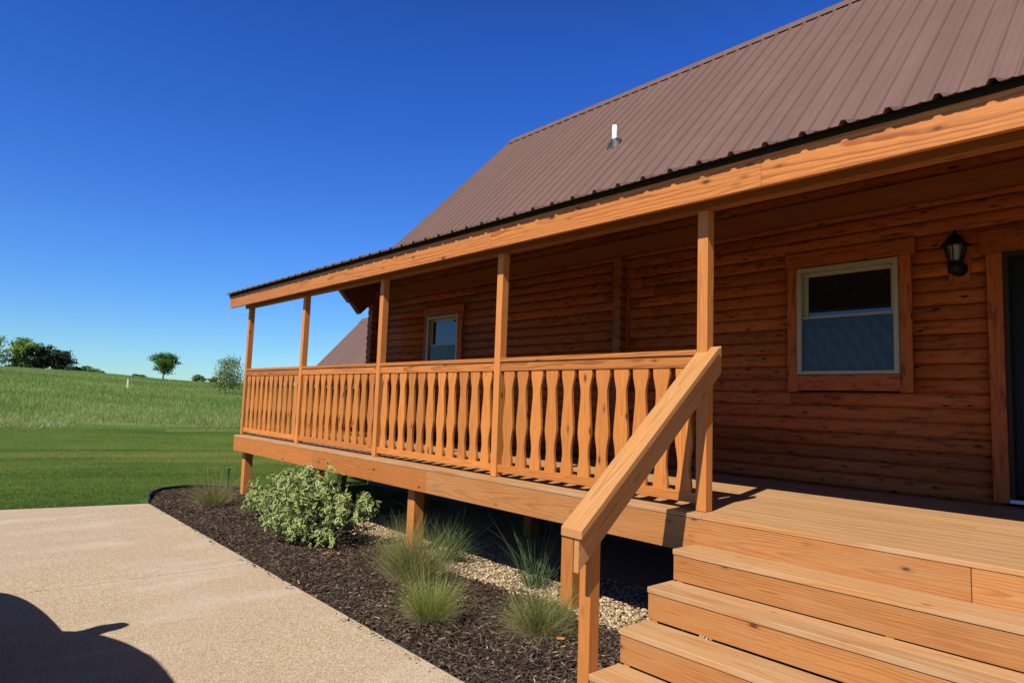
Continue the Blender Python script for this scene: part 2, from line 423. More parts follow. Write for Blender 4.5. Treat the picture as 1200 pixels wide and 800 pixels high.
def window(x0, x1, lowscreen=True):
    w = holder('window', cab)
    z0, z1 = WZ; yf = YW - .012
    mb = MB()
    mb.box(x0 - .10, x0 - .001, YW - .030, YW + .06, z0 - .165, z1 + .008, 2)
    mb.box(x1 + .001, x1 + .10, YW - .030, YW + .06, z0 - .165, z1 + .008, 2)
    mb.box(x0 - .115, x1 + .135, YW - .034, YW + .06, z1 + .010, z1 + .155, 0)
    mb.box(x0, x1, YW - .028, YW + .06, z0 - .150, z0 - .004, 0)
    P(mb, 'trim', M['log'], w, .003)
    fr = .042; mb = MB()
    mb.box(x0 + .001, x0 + fr, yf - .03, YW + .10, z0, z1, 2); mb.box(x1 - fr, x1 - .001, yf - .03, YW + .10, z0, z1, 2)
    mb.box(x0 + fr, x1 - fr, yf - .028, YW + .10, z1 - fr, z1 - .001, 0); mb.box(x0 + fr, x1 - fr, yf - .028, YW + .10, z0 + .001, z0 + fr * .8, 0)
    P(mb, 'frame', M['vinyl'], w, .003)
    zm = z0 + (z1 - z0) * .52; s = .038
    a, b2 = x0 + fr + .001, x1 - fr - .001
    for nm, (za, zb, yy) in {'upper_sash': (zm - .01, z1 - fr - .001, YW + .03), 'lower_sash': (z0 + fr * .8 + .001, zm + .025, YW + .002)}.items():
        mb = MB(); t = s if nm == 'upper_sash' else s * .7
        mb.box(a, a + t, yy, yy + .025, za, zb, 2); mb.box(b2 - t, b2, yy, yy + .025, za, zb, 2)
        mb.box(a + t, b2 - t, yy + .001, yy + .024, za, za + t, 0); mb.box(a + t, b2 - t, yy + .001, yy + .024, zb - t, zb, 0)
        P(mb, 'sash', M['vinyl'], w, .002)
        mb = MB().box(a + t * .8, b2 - t * .8, yy + .012, yy + .018, za + t * .8, zb - t * .8)
        P(mb, 'pane', M['glass'], w)
        if nm == 'lower_sash' and lowscreen:
            mb = MB().box(a + .004, b2 - .004, yy - .012, yy - .009, za + .004, zb - .03)
            P(mb, 'insect_screen', M['screen'], w)
    return w
for x0, x1 in WIN: window(x0, x1)
dr = holder('door', cab, 'dark glass patio door with wooden trim')
mb = MB().box(DOOR[0] - .105, DOOR[0] - .002, YW - .032, YW + .06, .03, DZ[1] + .0, 2).box(DOOR[1] + .002, DOOR[1] + .105, YW - .032, YW + .06, .03, DZ[1], 2)
mb.box(DOOR[0] - .15, DOOR[1] + .15, YW - .036, YW + .06, DZ[1] + .002, DZ[1] + .185, 0)
P(mb, 'trim', M['log'], dr, .003)
mb = MB().box(DOOR[0] - .001, DOOR[0] + .03, YW - .01, YW + .10, .05, DZ[1] - .002, 2).box(DOOR[0] + .03, DOOR[1] - .03, YW - .008, YW + .1, DZ[1] - .03, DZ[1] - .003)
P(mb, 'frame', plain('bronze_jamb', (.03, .02, .012), .7, 0, .15), dr, .002)
mb = MB().box(DOOR[0] + .031, DOOR[1], YW + .05, YW + .06, .09, DZ[1] - .031)
P(mb, 'doorway_dark_panel', plain('doorway_darkness', (.006, .007, .007), .45, 0, .12), dr)  # matte near-black panel; the doorway's darkness is put into its colour
mb = MB().box(DOOR[0] - .02, DOOR[1], YW - .02, YW + .12, .032, .062)
P(mb, 'threshold', plain('aluminium_sill', (.35, .37, .4), .35, .8), dr, .002)

# ------------------------------------------------------------------ ribbed metal roofs
PITCH = .225
def ribbed(x0, x1, ya, za, yb_, zb_, phase=0.):
    """ribbed sheet: profile along X, swept from the eave (ya,za) to the top (yb_,zb_)"""
    prof = []; x = math.floor((x0 - phase) / PITCH) * PITCH + phase
    while x < x1:
        for dx, h in ((-.026, 0), (-.011, .024), (.011, .024), (.026, 0), (.062, 0), (.069, .0042), (.081, .0042), (.088, 0), (.137, 0), (.144, .0042), (.156, .0042), (.163, 0)):
            X = x + dx
            if x0 <= X <= x1: prof.append((X, h))
        x += PITCH
    prof = [(x0, 0)] + prof + [(x1, 0)]
    dy, dz = yb_ - ya, zb_ - za; L = math.hypot(dy, dz); ny, nz = -dz / L, dy / L
    V = []; 
    for (yy, zz) in ((ya, za), (yb_, zb_)):
        for off in (0, -.0015):
            for X, h in prof: V.append((X, yy + ny * (h + off), zz + nz * (h + off)))
    n = len(prof); F = []
    for i in range(n - 1):
        F.append((i, i + 1, 2 * n + i + 1, 2 * n + i)); F.append((n + i, 3 * n + i, 3 * n + i + 1, n + i + 1))
        F.append((i, n + i, n + i + 1, i + 1))
    F.append((0, 2 * n, 3 * n, n)); F.append((n - 1, 2 * n - 1, 4 * n - 1, 3 * n - 1))
    return V, F
def place(o, parent):
    w = Vector((0, 0, 0)); q = parent
    while q is not None: w += q.location; q = q.parent
    o.parent = parent; o.location = -w; return o
yw0 = YW - .05; zw0 = RIDGE_Z - (RIDGE_Y - yw0) * SLOPE
V, F = ribbed(RL, XR + .3, yw0, zw0, RIDGE_Y - .02, RIDGE_Z - .02 * SLOPE, .09)
V2, F2 = ribbed(RL, XR + .3, 2 * RIDGE_Y - yw0, zw0, RIDGE_Y + .02, RIDGE_Z - .02 * SLOPE, .09)
n0 = len(V); F2 = [tuple(i + n0 for i in f) for f in F2]
roof = place(raw('roof', V + V2, F + F2, M['roof']), cab)
th = .16
mb = MB()
for s in (0, 1):
    def yy(y): return y if s == 0 else 2 * RIDGE_Y - y
    poly = [(yy(yw0 + .02), zw0 + .0), (yy(RIDGE_Y), RIDGE_Z - .025), (yy(RIDGE_Y), RIDGE_Z - .2), (yy(yw0 + .02), zw0 - .18)]
    for xa, xb in ((RL + .012, RL + .05), (XR + .25, XR + .288)):
        P(MB().prism(poly, 'yz', xa, xb, 1), 'bargeboard', M['roof'], cab, .003)
mb = MB()
for s in (0, 1):
    def yy(y): return y if s == 0 else 2 * RIDGE_Y - y
    poly = [(yy(yw0 + .05), zw0 - .02), (yy(RIDGE_Y), RIDGE_Z - .05), (yy(RIDGE_Y), RIDGE_Z - .08), (yy(yw0 + .05), zw0 - .05)]
    mb.prism(poly, 'yz', RL + .052, XR + .248, 1)
P(mb, 'roof_deck', M['ceil'], cab)
# ridge cap: bent plate resting on the rib tops
cap = [(-.165, -.165 * SLOPE + .037), (0, .043), (.165, -.165 * SLOPE + .037), (.165, -.165 * SLOPE + .034), (0, .040), (-.165, -.165 * SLOPE + .034)]
o = MB().prism([(RIDGE_Y + a, RIDGE_Z + b + .001) for a, b in cap], 'yz', RL - .004, XR + .304, 0).build('ridge_cap', M['roof'], roof)
# plumbing vent
vx, vy = -4.19, 3.985; vz = RIDGE_Z - (RIDGE_Y - vy) * SLOPE
vent = holder('vent_pipe', cab)
def lathe(mb, cx, cy, prof, seg=20, rnd=.5): return mb.tube([(cx, cy, zz) for zz, r in prof], [r for zz, r in prof], seg, 2, rnd)
mb = MB(); lathe(mb, vx, vy, [(vz - .02, .038), (vz + .325, .038), (vz + .326, .030), (vz + .28, .028)], 18)
P(mb, 'pipe', M['pvc'], vent)
mb = MB()
ring = []
for rr, hh in ((.13, .012), (.125, .022), (.085, .07), (.050, .10), (.041, .115)):
    for k in range(20):
        t = k / 20 * 2 * math.pi; x = rr * math.cos(t); y = rr * math.sin(t) * (.8 if rr > .06 else 1)
        tl = min(1, rr / .10); ring.append((vx + x, vy + y, vz + y * SLOPE * tl + hh))
fs = [[i * 20 + k, i * 20 + (k + 1) % 20, (i + 1) * 20 + (k + 1) % 20, (i + 1) * 20 + k] for i in range(4) for k in range(20)]
mb.add(ring, fs, [(0, 0, 0)] * len(ring), .5, True)
P(mb, 'flashing_boot', M['rubber'], vent)

# ------------------------------------------------------------------ porch
por = empty('front_porch', 'long raised wooden porch with turned-board railing and shed roof along the cabin', 'porch', (-3, 1.1, GZ))
DE = -.127                                     # front edge of the deck
PX0, PX1 = -8.52, XR - .3
mb = MB(); y = DE
while y < YW - .06:
    w = .118 if y > DE else .13
    x = PX0 + .0; 
    while x < PX1:
        xe = min(PX1, x + U(3.2, 5.2)); xe = PX1 if PX1 - xe < 1 else xe
        mb.box(x, xe - .002, y, min(y + w, YW - .035), -.027, U(-.001, .0005), 0); x = xe
    y += w + .005
P(mb, 'deck_boards', M['deck'], por, .003)
for xa, xb in ((PX0 + .004, -5.6), (-5.597, -3.055), (-3.052, 1.49), (1.494, PX1)):
    P(MB().box(xa, xb, DE + .004, DE + .042, -.245, -.030, 0), 'rim_board', M['board'] if xa < -4 else M['riser'], por, .002)
P(MB().box(PX0 + .004, PX0 + .042, DE + .044, YW - .05, -.245, -.030, 1), 'end_rim_board', M['board'], por, .002)
x = PX0 + .4
while x < PX1:
    P(MB().box(x, x + .038, DE + .044, YW - .01, -.235, -.029, 1), 'joist', M['wood'], por); x += .61
P(MB().box(PX0 + .05, PX1, .03, .13, -.43 + .0, -.237, 0) if False else MB().box(PX0 + .05, PX1, 1.7, 1.78, -.42, -.237, 0), 'girder', M['wood'], por)
SUP = .125
for x in (-8.43, -5.86, -3.545, -1.295, 1.0, 3.2):
    P(MB().box(x, x + SUP, 0.0, SUP, -1.25, -.237, 2), 'support_post', M['post'], por, .004)
    P(MB().box(x, x + SUP, 1.68, 1.68 + SUP, -1.25, -.43, 2), 'support_post', M['post'], por, .004)
# roof posts
BZ = 2.03
for x in [-k * BAY - PW for k in range(4, -1, -1)] + [2.75, 4.9]:
    P(MB().box(x, x + PW, 0, PW, .001, BZ + .048 + fall(x), 2), 'post', M['post'], por, .004)
# beam, rafters, fascia, ceiling, roof
for xa, xb in ((-8.75, -4.35), (-4.347, -.04), (-.037, XR)):
    mb = MB()
    for ya, yb_ in ((-.012, .030), (.033, .072)):
        mb.hexa([(xx, yy2, BZ + .049 + fall(xx) + dz) for xx in (xa, xb) for yy2 in (ya, yb_) for dz in (0, .209)], 0)
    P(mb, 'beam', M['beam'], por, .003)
RS = .335; ang = math.atan(RS)
def rz(y): return 2.327 + (y + .185) * RS
x = -8.93; k = 0
while x < XR:
    poly = [(-.146, rz(-.146) - .016), (YW - .003, rz(YW) - .016), (YW - .003, rz(YW) - .17), (.25, rz(.25) - .165), (.08, rz(.08) - .10), (-.146, rz(-.146) - .10)]
    poly = [(a_, b_ + fall(x)) for a_, b_ in poly]
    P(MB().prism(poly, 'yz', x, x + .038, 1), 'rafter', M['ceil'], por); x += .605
mb = MB(); y = -.14
while y < YW - .05:
    y1 = min(y + .14, YW - .02)
    vs = [(xx, yy2, rz(yy2) + dz) for xx in (PL + .02, XR) for yy2 in (y, y1 - .003) for dz in (-.013, -.003)]
    vs = [(a_, b_, c_ + fall(a_)) for a_, b_, c_ in vs]
    mb.hexa(vs, 0); y += .14
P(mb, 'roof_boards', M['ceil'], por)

for xa, xb in ((-8.97, -6.2), (-6.197, -2.1), (-2.097, .478), (.480, XR + .2)):
    vs = [(xx - (.07 if xx < -8.9 and zz > 2.1 else 0), yy2, zz + fall(xx)) for xx in (xa, xb) for yy2 in (-.185, -.148) for zz in (2.085, 2.318)]
    P(MB().hexa(vs, 0), 'fascia_board', M['fascia'], por, .002)
yd = -.252
V, F = ribbed(PL, XR + .3, yd, rz(yd), YW + .1, rz(YW + .1), .09)
V = [(x, y, z + fall(x)) for x, y, z in V]
proof = place(raw('porch_roof', V, F, M['roof']), por)
mb = MB()
vs = [(xx, yy2, rz(-.19) + dz + fall(xx)) for xx in (PL + .01, XR + .3) for yy2 in (-.194, -.187) for dz in (-.046, -.006)]
mb.hexa(vs)
P(mb, 'drip_edge', M['drip'], por)
poly = [(-.146, rz(-.146) - .006), (YW, rz(YW) - .006), (YW, rz(YW) - .17), (-.146, rz(-.146) - .18)]
P(MB().prism(poly, 'yz', -8.97, -8.942, 1), 'bargeboard', M['board'], por, .003)

# railing
def baluster_poly():
    H0, H1 = .095, .962
    pts = [(0, .059), (.075, .060), (.15, .049), (.21, .045), (.29, .051), (.39, .066), (.46, .065), (.60, .055), (.72, .046), (.80, .046), (.875, .060), (.93, .069), (1, .070)]
    sm = []
    for i in range(len(pts) - 1):
        for j in range(4):
            t = j / 4; p0 = pts[max(i - 1, 0)]; p1 = pts[i]; p2 = pts[i + 1]; p3 = pts[min(i + 2, len(pts) - 1)]
            w = .5 * (2 * p1[1] + (p2[1] - p0[1]) * t + (2 * p0[1] - 5 * p1[1] + 4 * p2[1] - p3[1]) * t * t + (3 * p1[1] - p0[1] - 3 * p2[1] + p3[1]) * t ** 3)
            sm.append((p1[0] + (p2[0] - p1[0]) * t, w))
    sm.append(pts[-1])
    R_ = [(w, H0 + (H1 - H0) * t) for t, w in sm]
    return R_ + [(-w, z) for w, z in reversed(R_)]
BP = baluster_poly()
variants = []
def railing(x0, x1, along='x', label=None, cx=0.):
    """one railing section between two posts; sub-parts: cap, sub rail, bottom rail, 11 balusters"""
    r = holder('railing', por, label)
    L = x1 - x0
    def bx(a0, a1, y0, y1, z0, z1):
        return MB().box(a0, a1, y0, y1, z0, z1, 0) if along == 'x' else MB().box(cx + y0, cx + y1, a0, a1, z0, z1, 1)
    P(bx(x0 + .001, x1 - .001, -.003, .115, 1.034, 1.07), 'top_cap', M['board'], r, .004)
    P(bx(x0 + .002, x1 - .002, .010, .048, .952, 1.033), 'top_rail', M['board'], r, .003)
    P(bx(x0 + .002, x1 - .002, .016, .056, .045, .112), 'bottom_rail', M['wood'], r, .003)
    n = 11 if along == 'x' else 12; p = L / (n + .25)
    for i in range(n):
        a = x0 + p * (i + .625) + U(-.004, .004)
        mb = MB()
        if along == 'x': mb.prism([(a + q[0], q[1]) for q in BP], 'xz', .0185, .0465, 2)
        else: mb.prism([(a + q[0], q[1]) for q in BP], 'yz', cx + .0185, cx + .0465, 2)
        P(mb, 'baluster', M['wood'], r, .003)
    return r
for k in range(4, 0, -1): railing(-k * BAY, -(k - 1) * BAY - PW)
railing(PW, YW - .05, 'y', None, -4 * BAY - PW)

# ------------------------------------------------------------------ staircase
st = empty('staircase', 'four wide wooden steps with one plain sloping handrail leading up to the porch', 'stairs', (1.3, -.6, GZ))
RUN, RISE, SX = .2492, .1861, .007
SX1 = 2.72
for i in range(1, 5):
    yf = DE - i * RUN; yb_ = DE - (i - 1) * RUN
    zt = -i * RISE
    mb = MB()
    mb.box(SX, SX1, yf, yf + .125, zt - .033, zt, 0).box(SX, SX1, yf + .129, yb_ + .002, zt - .033, zt - U(0, .002), 0)
    P(mb, 'tread', M['deck'], st, .003)
    jx = {1: 9, 2: 9, 3: .86, 4: 9}[i]
    z0 = zt - RISE + ((.004, .003, .007, .005, -.06)[i] if i < 5 else 0)
    mb = MB()
    if jx < SX1: mb.box(SX + .004, jx, yf + .006, yf + .042, z0, zt - .0365, 0).box(jx + .002, SX1, yf + .006, yf + .042, z0, zt - .0365, 0)
    else: mb.box(SX + .004, SX1, yf + .006, yf + .042, z0, zt - .0365, 0)
    P(mb, 'riser', M['riser'], st, .002)
for x in (SX + .03, 1.2, SX1 - .07):
    poly = [(DE + .0, -.25), (DE, -.04 - RISE)]
    poly = []
    for i in range(1, 5):
        poly += [(DE - (i - 1) * RUN, -i * RISE - .034), (DE - i * RUN + .045, -i * RISE - .034)]
    poly += [(DE - 4 * RUN + .045, -1.0), (DE - 3 * RUN, -1.0), (DE, -.45)]
    P(MB().prism(poly, 'yz', x, x + .038, 1), 'stringer', M['wood'], st)
hr = holder('handrail', st)
SL = RISE / RUN
# flat cap, following the pitch line; passes the post at z 1.066
def hz(y): return 1.062 + (y - .008) * .812
def sloped(x0, x1, ya, yb, d0, d1, mat, name, rnd=.5, bev=.004):
    vs = [(xx, yy2, hz(yy2) + dz) for xx in (x0, x1) for yy2 in (ya, yb) for dz in (d0, d1)]
    mb = MB(); mb.hexa(vs, 1, rnd); mb.gc = mb.grain([(v[0], v[1] * 1.29, v[2] - hz(v[1])) for v in vs], 1)
    P(mb, name, mat, hr, bev)
cap = MB()
# flat cap: butts against the post on its left part, runs on past it on the right
prof = [(-.08, -1.275), (.07, -1.275), (.07, .045), (.003, .045), (.003, -.002), (-.08, -.002)]
vs = [(x, y, hz(y) + d) for d in (-.047, 0) for x, y in prof]; n = len(prof)
cap.add(vs, [list(range(n)), list(range(2 * n - 1, n - 1, -1))] + [[i, i + n, (i + 1) % n + n, (i + 1) % n] for i in range(n)], cap.grain([(v[0], v[1] * 1.29, v[2] - hz(v[1])) for v in vs], 1), .5)
P(cap, 'cap_rail', M['rail'], hr, .004)
sloped(.006, .040, -1.262, .115, -.235, -.049, M['rail'], 'sub_rail', .6, .003)
vs = [(x, y, z) for x in (-.076, .004) for y in (-1.123, -1.044) for z in (-1.25, hz(y) - .049)]
P(MB().hexa(vs, 2), 'newel_post', M['post'], hr, .004)

# ------------------------------------------------------------------ wall lantern
LX, LY, LZ = .845, YW - .135, 1.845
lan = empty('wall_lantern', 'small black carriage lantern with clear tapered glass mounted on the log wall', 'wall lamp', (LX, YW - .04, 1.95))
P(MB().box(LX - .075, LX + .075, YW - .030, YW + .02, 1.79, 2.02, 2), 'mounting_block', M['log'], lan, .004)
mb = MB(); lathe(mb, LX, LY, [(LZ, .03), (LZ + .006, .052), (LZ + .075, .058), (LZ + .09, .05), (LZ + .10, .055)], 16)
mb.tube([(LX, LY, LZ + .05), (LX, YW - .03, LZ + .05)], [.026, .03], 12, 1)
mb.tube([(LX, YW - .045, LZ + .05), (LX, YW - .03, LZ + .05)], [.06, .062], 16, 1)
P(mb, 'base', M['black'], lan)
mb = MB(); lathe(mb, LX, LY, [(LZ + .10, .048), (LZ + .225, .078)], 6)
P(mb, 'glass', M['lampglass'], lan)
mb = MB()
for k in range(6):
    t = k / 6 * 2 * math.pi
    # the same frame of axes the lathe uses
    a = Vector((0, 0, 1)).cross(Vector((1, 0, 0))).normalized(); b = Vector((0, 0, 1)).cross(a)
    d = a * math.cos(t) + b * math.sin(t)
    mb.tube([Vector((LX, LY, LZ + .098)) + d * .050, Vector((LX, LY, LZ + .228)) + d * .081], [.005, .006], 6)
P(mb, 'cage', M['black'], lan)
mb = MB(); lathe(mb, LX, LY, [(LZ + .222, .105), (LZ + .232, .112), (LZ + .245, .098), (LZ + .275, .065), (LZ + .285, .062), (LZ + .30, .06), (LZ + .325, .03), (LZ + .335, .012), (LZ + .35, .014), (LZ + .362, .003)], 6)
P(mb, 'hood', M['black'], lan)
mb = MB(); lathe(mb, LX, LY, [(LZ + .11, .014), (LZ + .15, .014), (LZ + .165, .022), (LZ + .19, .020), (LZ + .205, .005)], 10)
P(mb, 'bulb', plain('bulb_glass', (.7, .68, .6), .1), lan)

# ------------------------------------------------------------------ terrain
def hill_top(a):
    xs = [90, 110, 140, 155, 163.9, 166.5, 171, 175.5, 185, 200, 225, 250]
    ys = [-.9, .6, 2.2, 2.45, 2.45, 2.65, 3.35, 3.6, 4.0, 3.8, 1.5, -.9]
    return float(np.interp(a, xs, ys)) if 90 < a < 250 else -.9
def ground(x, y):
    dx, dy = x - CAM.x, y - CAM.y; d = math.hypot(dx, dy); a = math.degrees(math.atan2(dy, dx)) % 360
    H = hill_top(a); t = min(1, max(0, (d - 21) / 127)); base = -.955
    s = t * (1 - .25 * t * t) / .75
    z = base + (H - base) * min(s, 1.0)
    z += .10 * math.sin(x * .11 + 1.3) * math.sin(y * .09) * min(1, max(0, (d - 30) / 40)) * (1 if d < 140 else .4)
    if d > 150:
        q = min(1, (d - 150) / 350); z = z + (-9 - z) * (q * q * (3 - 2 * q))
    return z
rad = [0, 1.5, 3, 5, 7, 9, 11, 13, 15, 17, 19, 21, 22, 23, 24, 26, 28, 31, 34, 38, 42, 47, 52, 58, 65, 72, 80, 90, 100, 110, 120, 130, 138, 144, 148, 152, 157, 165, 180, 200, 240, 300, 400, 500, 700, 1000, 1600, 2600, 4000]
NA = 240
V = []; far = []; F = []
for i, r in enumerate(rad):
    for k in range(NA):
        t = 2 * math.pi * k / NA; x = CAM.x + r * math.cos(t); y = CAM.y + r * math.sin(t)
        V.append((x, y, ground(x, y))); far.append(min(1, max(0, (r - 26) / 3.5)))
for i in range(len(rad) - 1):
    for k in range(NA):
        k2 = (k + 1) % NA; F.append((i * NA + k, (i + 1) * NA + k, (i + 1) * NA + k2, i * NA + k2))
ter = raw('terrain', V, F, M['terrain'], None, {'far': far}, None, True); tag(ter, kind='structure')

# slab (two pours with a control joint)
def slab_piece(poly, name):
    o = MB().prism(poly, 'xy', -1.06, GZ, 0).build(name, M['slab'], None, .006); tag(o, kind='structure'); return o
JX = -3.97
EDGE = -1.415
slab_piece([(-8.03, EDGE + .02), (-9.9, -12.0), (JX - .1, -12), (JX, EDGE)], 'driveway')
slab_piece([(JX + .016, EDGE), (JX - .084, -12), (9, -12), (9, EDGE - .06)], 'driveway')

# bed and gravel bases
bed = [(-8.0, -1.408), (-8.87, -1.17), (-9.22, -.95), (-9.38, -.6), (-9.3, -.2), (-8.9, .12), (-8.4, .2), (-5, .15), (-5, .02), (2.9, .02), (2.9, -1.408)]
o = MB().prism(bed, 'xy', -1.1, -.945).build('mulch_soil', M['mulch_soil']); tag(o, kind='structure')
gp = [(-5.2, .03), (5, .03), (5, 2.4), (-6.0, 2.4)]
o = MB().prism(gp, 'xy', -1.1, -.935).build('gravel_ground', M['gravel_bed']); tag(o, kind='structure')
def inside(px, py, poly):
    ins = np.zeros(len(px), bool); j = len(poly) - 1
    for i in range(len(poly)):
        xi, yi = poly[i]; xj, yj = poly[j]
        ins ^= ((yi > py) != (yj > py)) & (px < (xj - xi) * (py - yi) / (yj - yi + 1e-12) + xi); j = i
    return ins
def chips(n, poly, size, thick, zb, name, mat, label, cat, lift=.03, power=1.0):
    x0, x1 = min(p[0] for p in poly), max(p[0] for p in poly); y0, y1 = min(p[1] for p in poly), max(p[1] for p in poly)
    px = rng.uniform(x0, x1, n * 2); py = rng.uniform(y0, y1, n * 2); m = inside(px, py, poly); px, py = px[m][:n], py[m][:n]; n = len(px)
    L = rng.uniform(*size, n) ** 1; W = np.minimum(L * rng.uniform(.15, .45, n), .011); T = W * rng.uniform(*thick, n)
    base = np.array([(a, b, c) for a in (-.5, .5) for b in (-.5, .5) for c in (-.5, .5)])
    v = base[None] * np.stack([L, W, T], 1)[:, None, :]
    v[:, :, 1] *= np.where(base[None, :, 0] > 0, rng.uniform(.3, 1, n)[:, None], 1)
    yaw = rng.uniform(0, 6.28, n); pit = rng.normal(0, .3, n); rol = rng.normal(0, .4, n)
    c, s = np.cos(rol)[:, None], np.sin(rol)[:, None]; y, z = v[..., 1] * c - v[..., 2] * s, v[..., 1] * s + v[..., 2] * c; v[..., 1], v[..., 2] = y, z
    c, s = np.cos(pit)[:, None], np.sin(pit)[:, None]; x, z = v[..., 0] * c - v[..., 2] * s, v[..., 0] * s + v[..., 2] * c; v[..., 0], v[..., 2] = x, z
    c, s = np.cos(yaw)[:, None], np.sin(yaw)[:, None]; x, y = v[..., 0] * c - v[..., 1] * s, v[..., 0] * s + v[..., 1] * c; v[..., 0], v[..., 1] = x, y
    hump = .02 * np.sin(px * 3.1) * np.sin(py * 4.3 + 1)
    v += np.stack([px, py, zb + hump + rng.uniform(0, lift, n)], 1)[:, None, :]
    f = np.array([(0, 1, 3, 2), (4, 6, 7, 5), (0, 4, 5, 1), (2, 3, 7, 6), (0, 2, 6, 4), (1, 5, 7, 3)])
    F = (f[None] + (np.arange(n) * 8)[:, None, None]).reshape(-1, 4)
    o = raw(name, v.reshape(-1, 3), F, mat, np.repeat(rng.uniform(0, 1, n) ** power, 8)); tag(o, label, None, None, 'stuff'); return o
bed2 = [(-8.84, -1.14), (-9.19, -.93), (-9.34, -.6), (-9.25, -.2), (-8.9, .10), (-5.2, .16), (-4.6, .06), (-2.6, .10), (-1.2, .0), (.8, -.02), (.8, -1.43), (-4.35, -1.408), (-8.0, -1.39)]
chips(52000, bed2, (.010, .046), (.25, .6), -.936, 'mulch', M['mulch'], 'dark brown shredded bark mulch', 'mulch')
chips(330, [(-8.0, -1.395), (-4, -1.41), (.8, -1.435), (.8, -1.56), (-3, -1.50), (-8.0, -1.46)], (.008, .03), (.25, .6), GZ + .003, 'mulch_litter', M['mulch'], 'stray mulch chips on the driveway edge', 'mulch', .006)
# gravel pebbles
bm = bmesh.new(); bmesh.ops.create_icosphere(bm, subdivisions=1, radius=1); iv = np.array([v.co[:] for v in bm.verts]); ifc = np.array([[v.index for v in f.verts] for f in bm.faces]); bm.free()
n = 17000
px = rng.uniform(-5.5, 1.2, n); u_ = rng.uniform(0, 1, n) ** 1.2; wob = .04 * np.sin(px * 3.3) + .03 * np.sin(px * 7.9)
py = -.04 + wob + u_ * 1.0 + rng.normal(0, .015, n)
r = rng.uniform(.007, .017, n)
v = iv[None] * (r[:, None] * np.stack([rng.uniform(.9, 1.5, n), rng.uniform(.7, 1.1, n), rng.uniform(.5, .8, n)], 1)[:, :].T[..., None].transpose(1, 2, 0).reshape(n, 3) if False else (np.stack([rng.uniform(.9, 1.5, n), rng.uniform(.7, 1.1, n), rng.uniform(.5, .8, n)], 1) * r[:, None]))[:, None, :]
v *= rng.uniform(.85, 1.15, v.shape[:2])[..., None]
yaw = rng.uniform(0, 6.28, n); c, s = np.cos(yaw)[:, None], np.sin(yaw)[:, None]
v = np.stack([v[..., 0] * c - v[..., 1] * s, v[..., 0] * s + v[..., 1] * c, v[..., 2]], -1)
v += np.stack([px, py, -.928 + rng.uniform(0, .025, n)], 1)[:, None, :]
o = raw('gravel', v.reshape(-1, 3), (ifc[None] + (np.arange(n) * len(iv))[:, None, None]).reshape(-1, 3), M['gravel'], np.repeat(rng.uniform(0, 1, n), len(iv)), None, None, True)
tag(o, 'tan river gravel under the porch edge', kind='stuff')
# edging strip round the bed end
mb = MB(); pts = [(-8.03, -1.40)]
ctrl = [(-8.03, -1.40), (-8.5, -1.30), (-8.87, -1.17), (-9.22, -.95), (-9.38, -.6), (-9.3, -.2), (-8.95, .08), (-8.6, .16)]
mb.tube([(x, y, -.885) for x, y in ctrl], [.016] * len(ctrl), 8)
for (xa, ya), (xb, yb2) in zip(ctrl[:-1], ctrl[1:]):
    d = Vector((yb2 - ya, xa - xb)).normalized() * .004
    vs = [(p[0] + s * d.x, p[1] + s * d.y, zz) for p in ((xa, ya), (xb, yb2)) for s in (-1, 1) for zz in (-1.0, -.885)]
    mb.hexa(vs)
o = mb.build('landscape_edging', M['edging']); tag(o, 'black plastic edging curving round the far end of the mulch bed', 'edging')

# ------------------------------------------------------------------ blades
def blades(px, py, pz, h, w, lean, curl, mat, name, power=1., seg=3, parent=None, yaw=None, tint=None):
    n = len(px); yaw = rng.uniform(0, 6.283, n) if yaw is None else yaw
    t = np.linspace(0, 1, seg + 1)
    th = lean[:, None] + curl[:, None] * t[None]              # angle from vertical along the blade
    ds = (h / seg)[:, None]
    hx = np.concatenate([np.zeros((n, 1)), np.cumsum(np.sin((th[:, 1:] + th[:, :-1]) / 2) * ds, 1)], 1)
    hz_ = np.concatenate([np.zeros((n, 1)), np.cumsum(np.cos((th[:, 1:] + th[:, :-1]) / 2) * ds, 1)], 1)
    cx, sx = np.cos(yaw)[:, None], np.sin(yaw)[:, None]
    wd = w[:, None] * (1 - .92 * t[None] ** 1.5) * .5
    face = rng.uniform(0, 6.283, n)[:, None]                  # width direction is not tied to the lean
    fx, fy = np.cos(face), np.sin(face)
    A = np.stack([px[:, None] + hx * cx - fx * wd, py[:, None] + hx * sx - fy * wd, pz[:, None] + hz_], -1)
    B = np.stack([px[:, None] + hx * cx + fx * wd, py[:, None] + hx * sx + fy * wd, pz[:, None] + hz_], -1)
    v = np.stack([A, B], 2).reshape(n, -1, 3); m = 2 * (seg + 1)
    f = np.array([(2 * i, 2 * i + 1, 2 * i + 3, 2 * i + 2) for i in range(seg)])
    F = (f[None] + (np.arange(n) * m)[:, None, None]).reshape(-1, 4)
    rn = rng.uniform(0, 1, n) ** power if tint is None else tint
    return raw(name, v.reshape(-1, 3), F, mat, np.repeat(rn, m), None, parent)
def gz(px, py): return np.array([ground(x, y) for x, y in zip(px, py)])
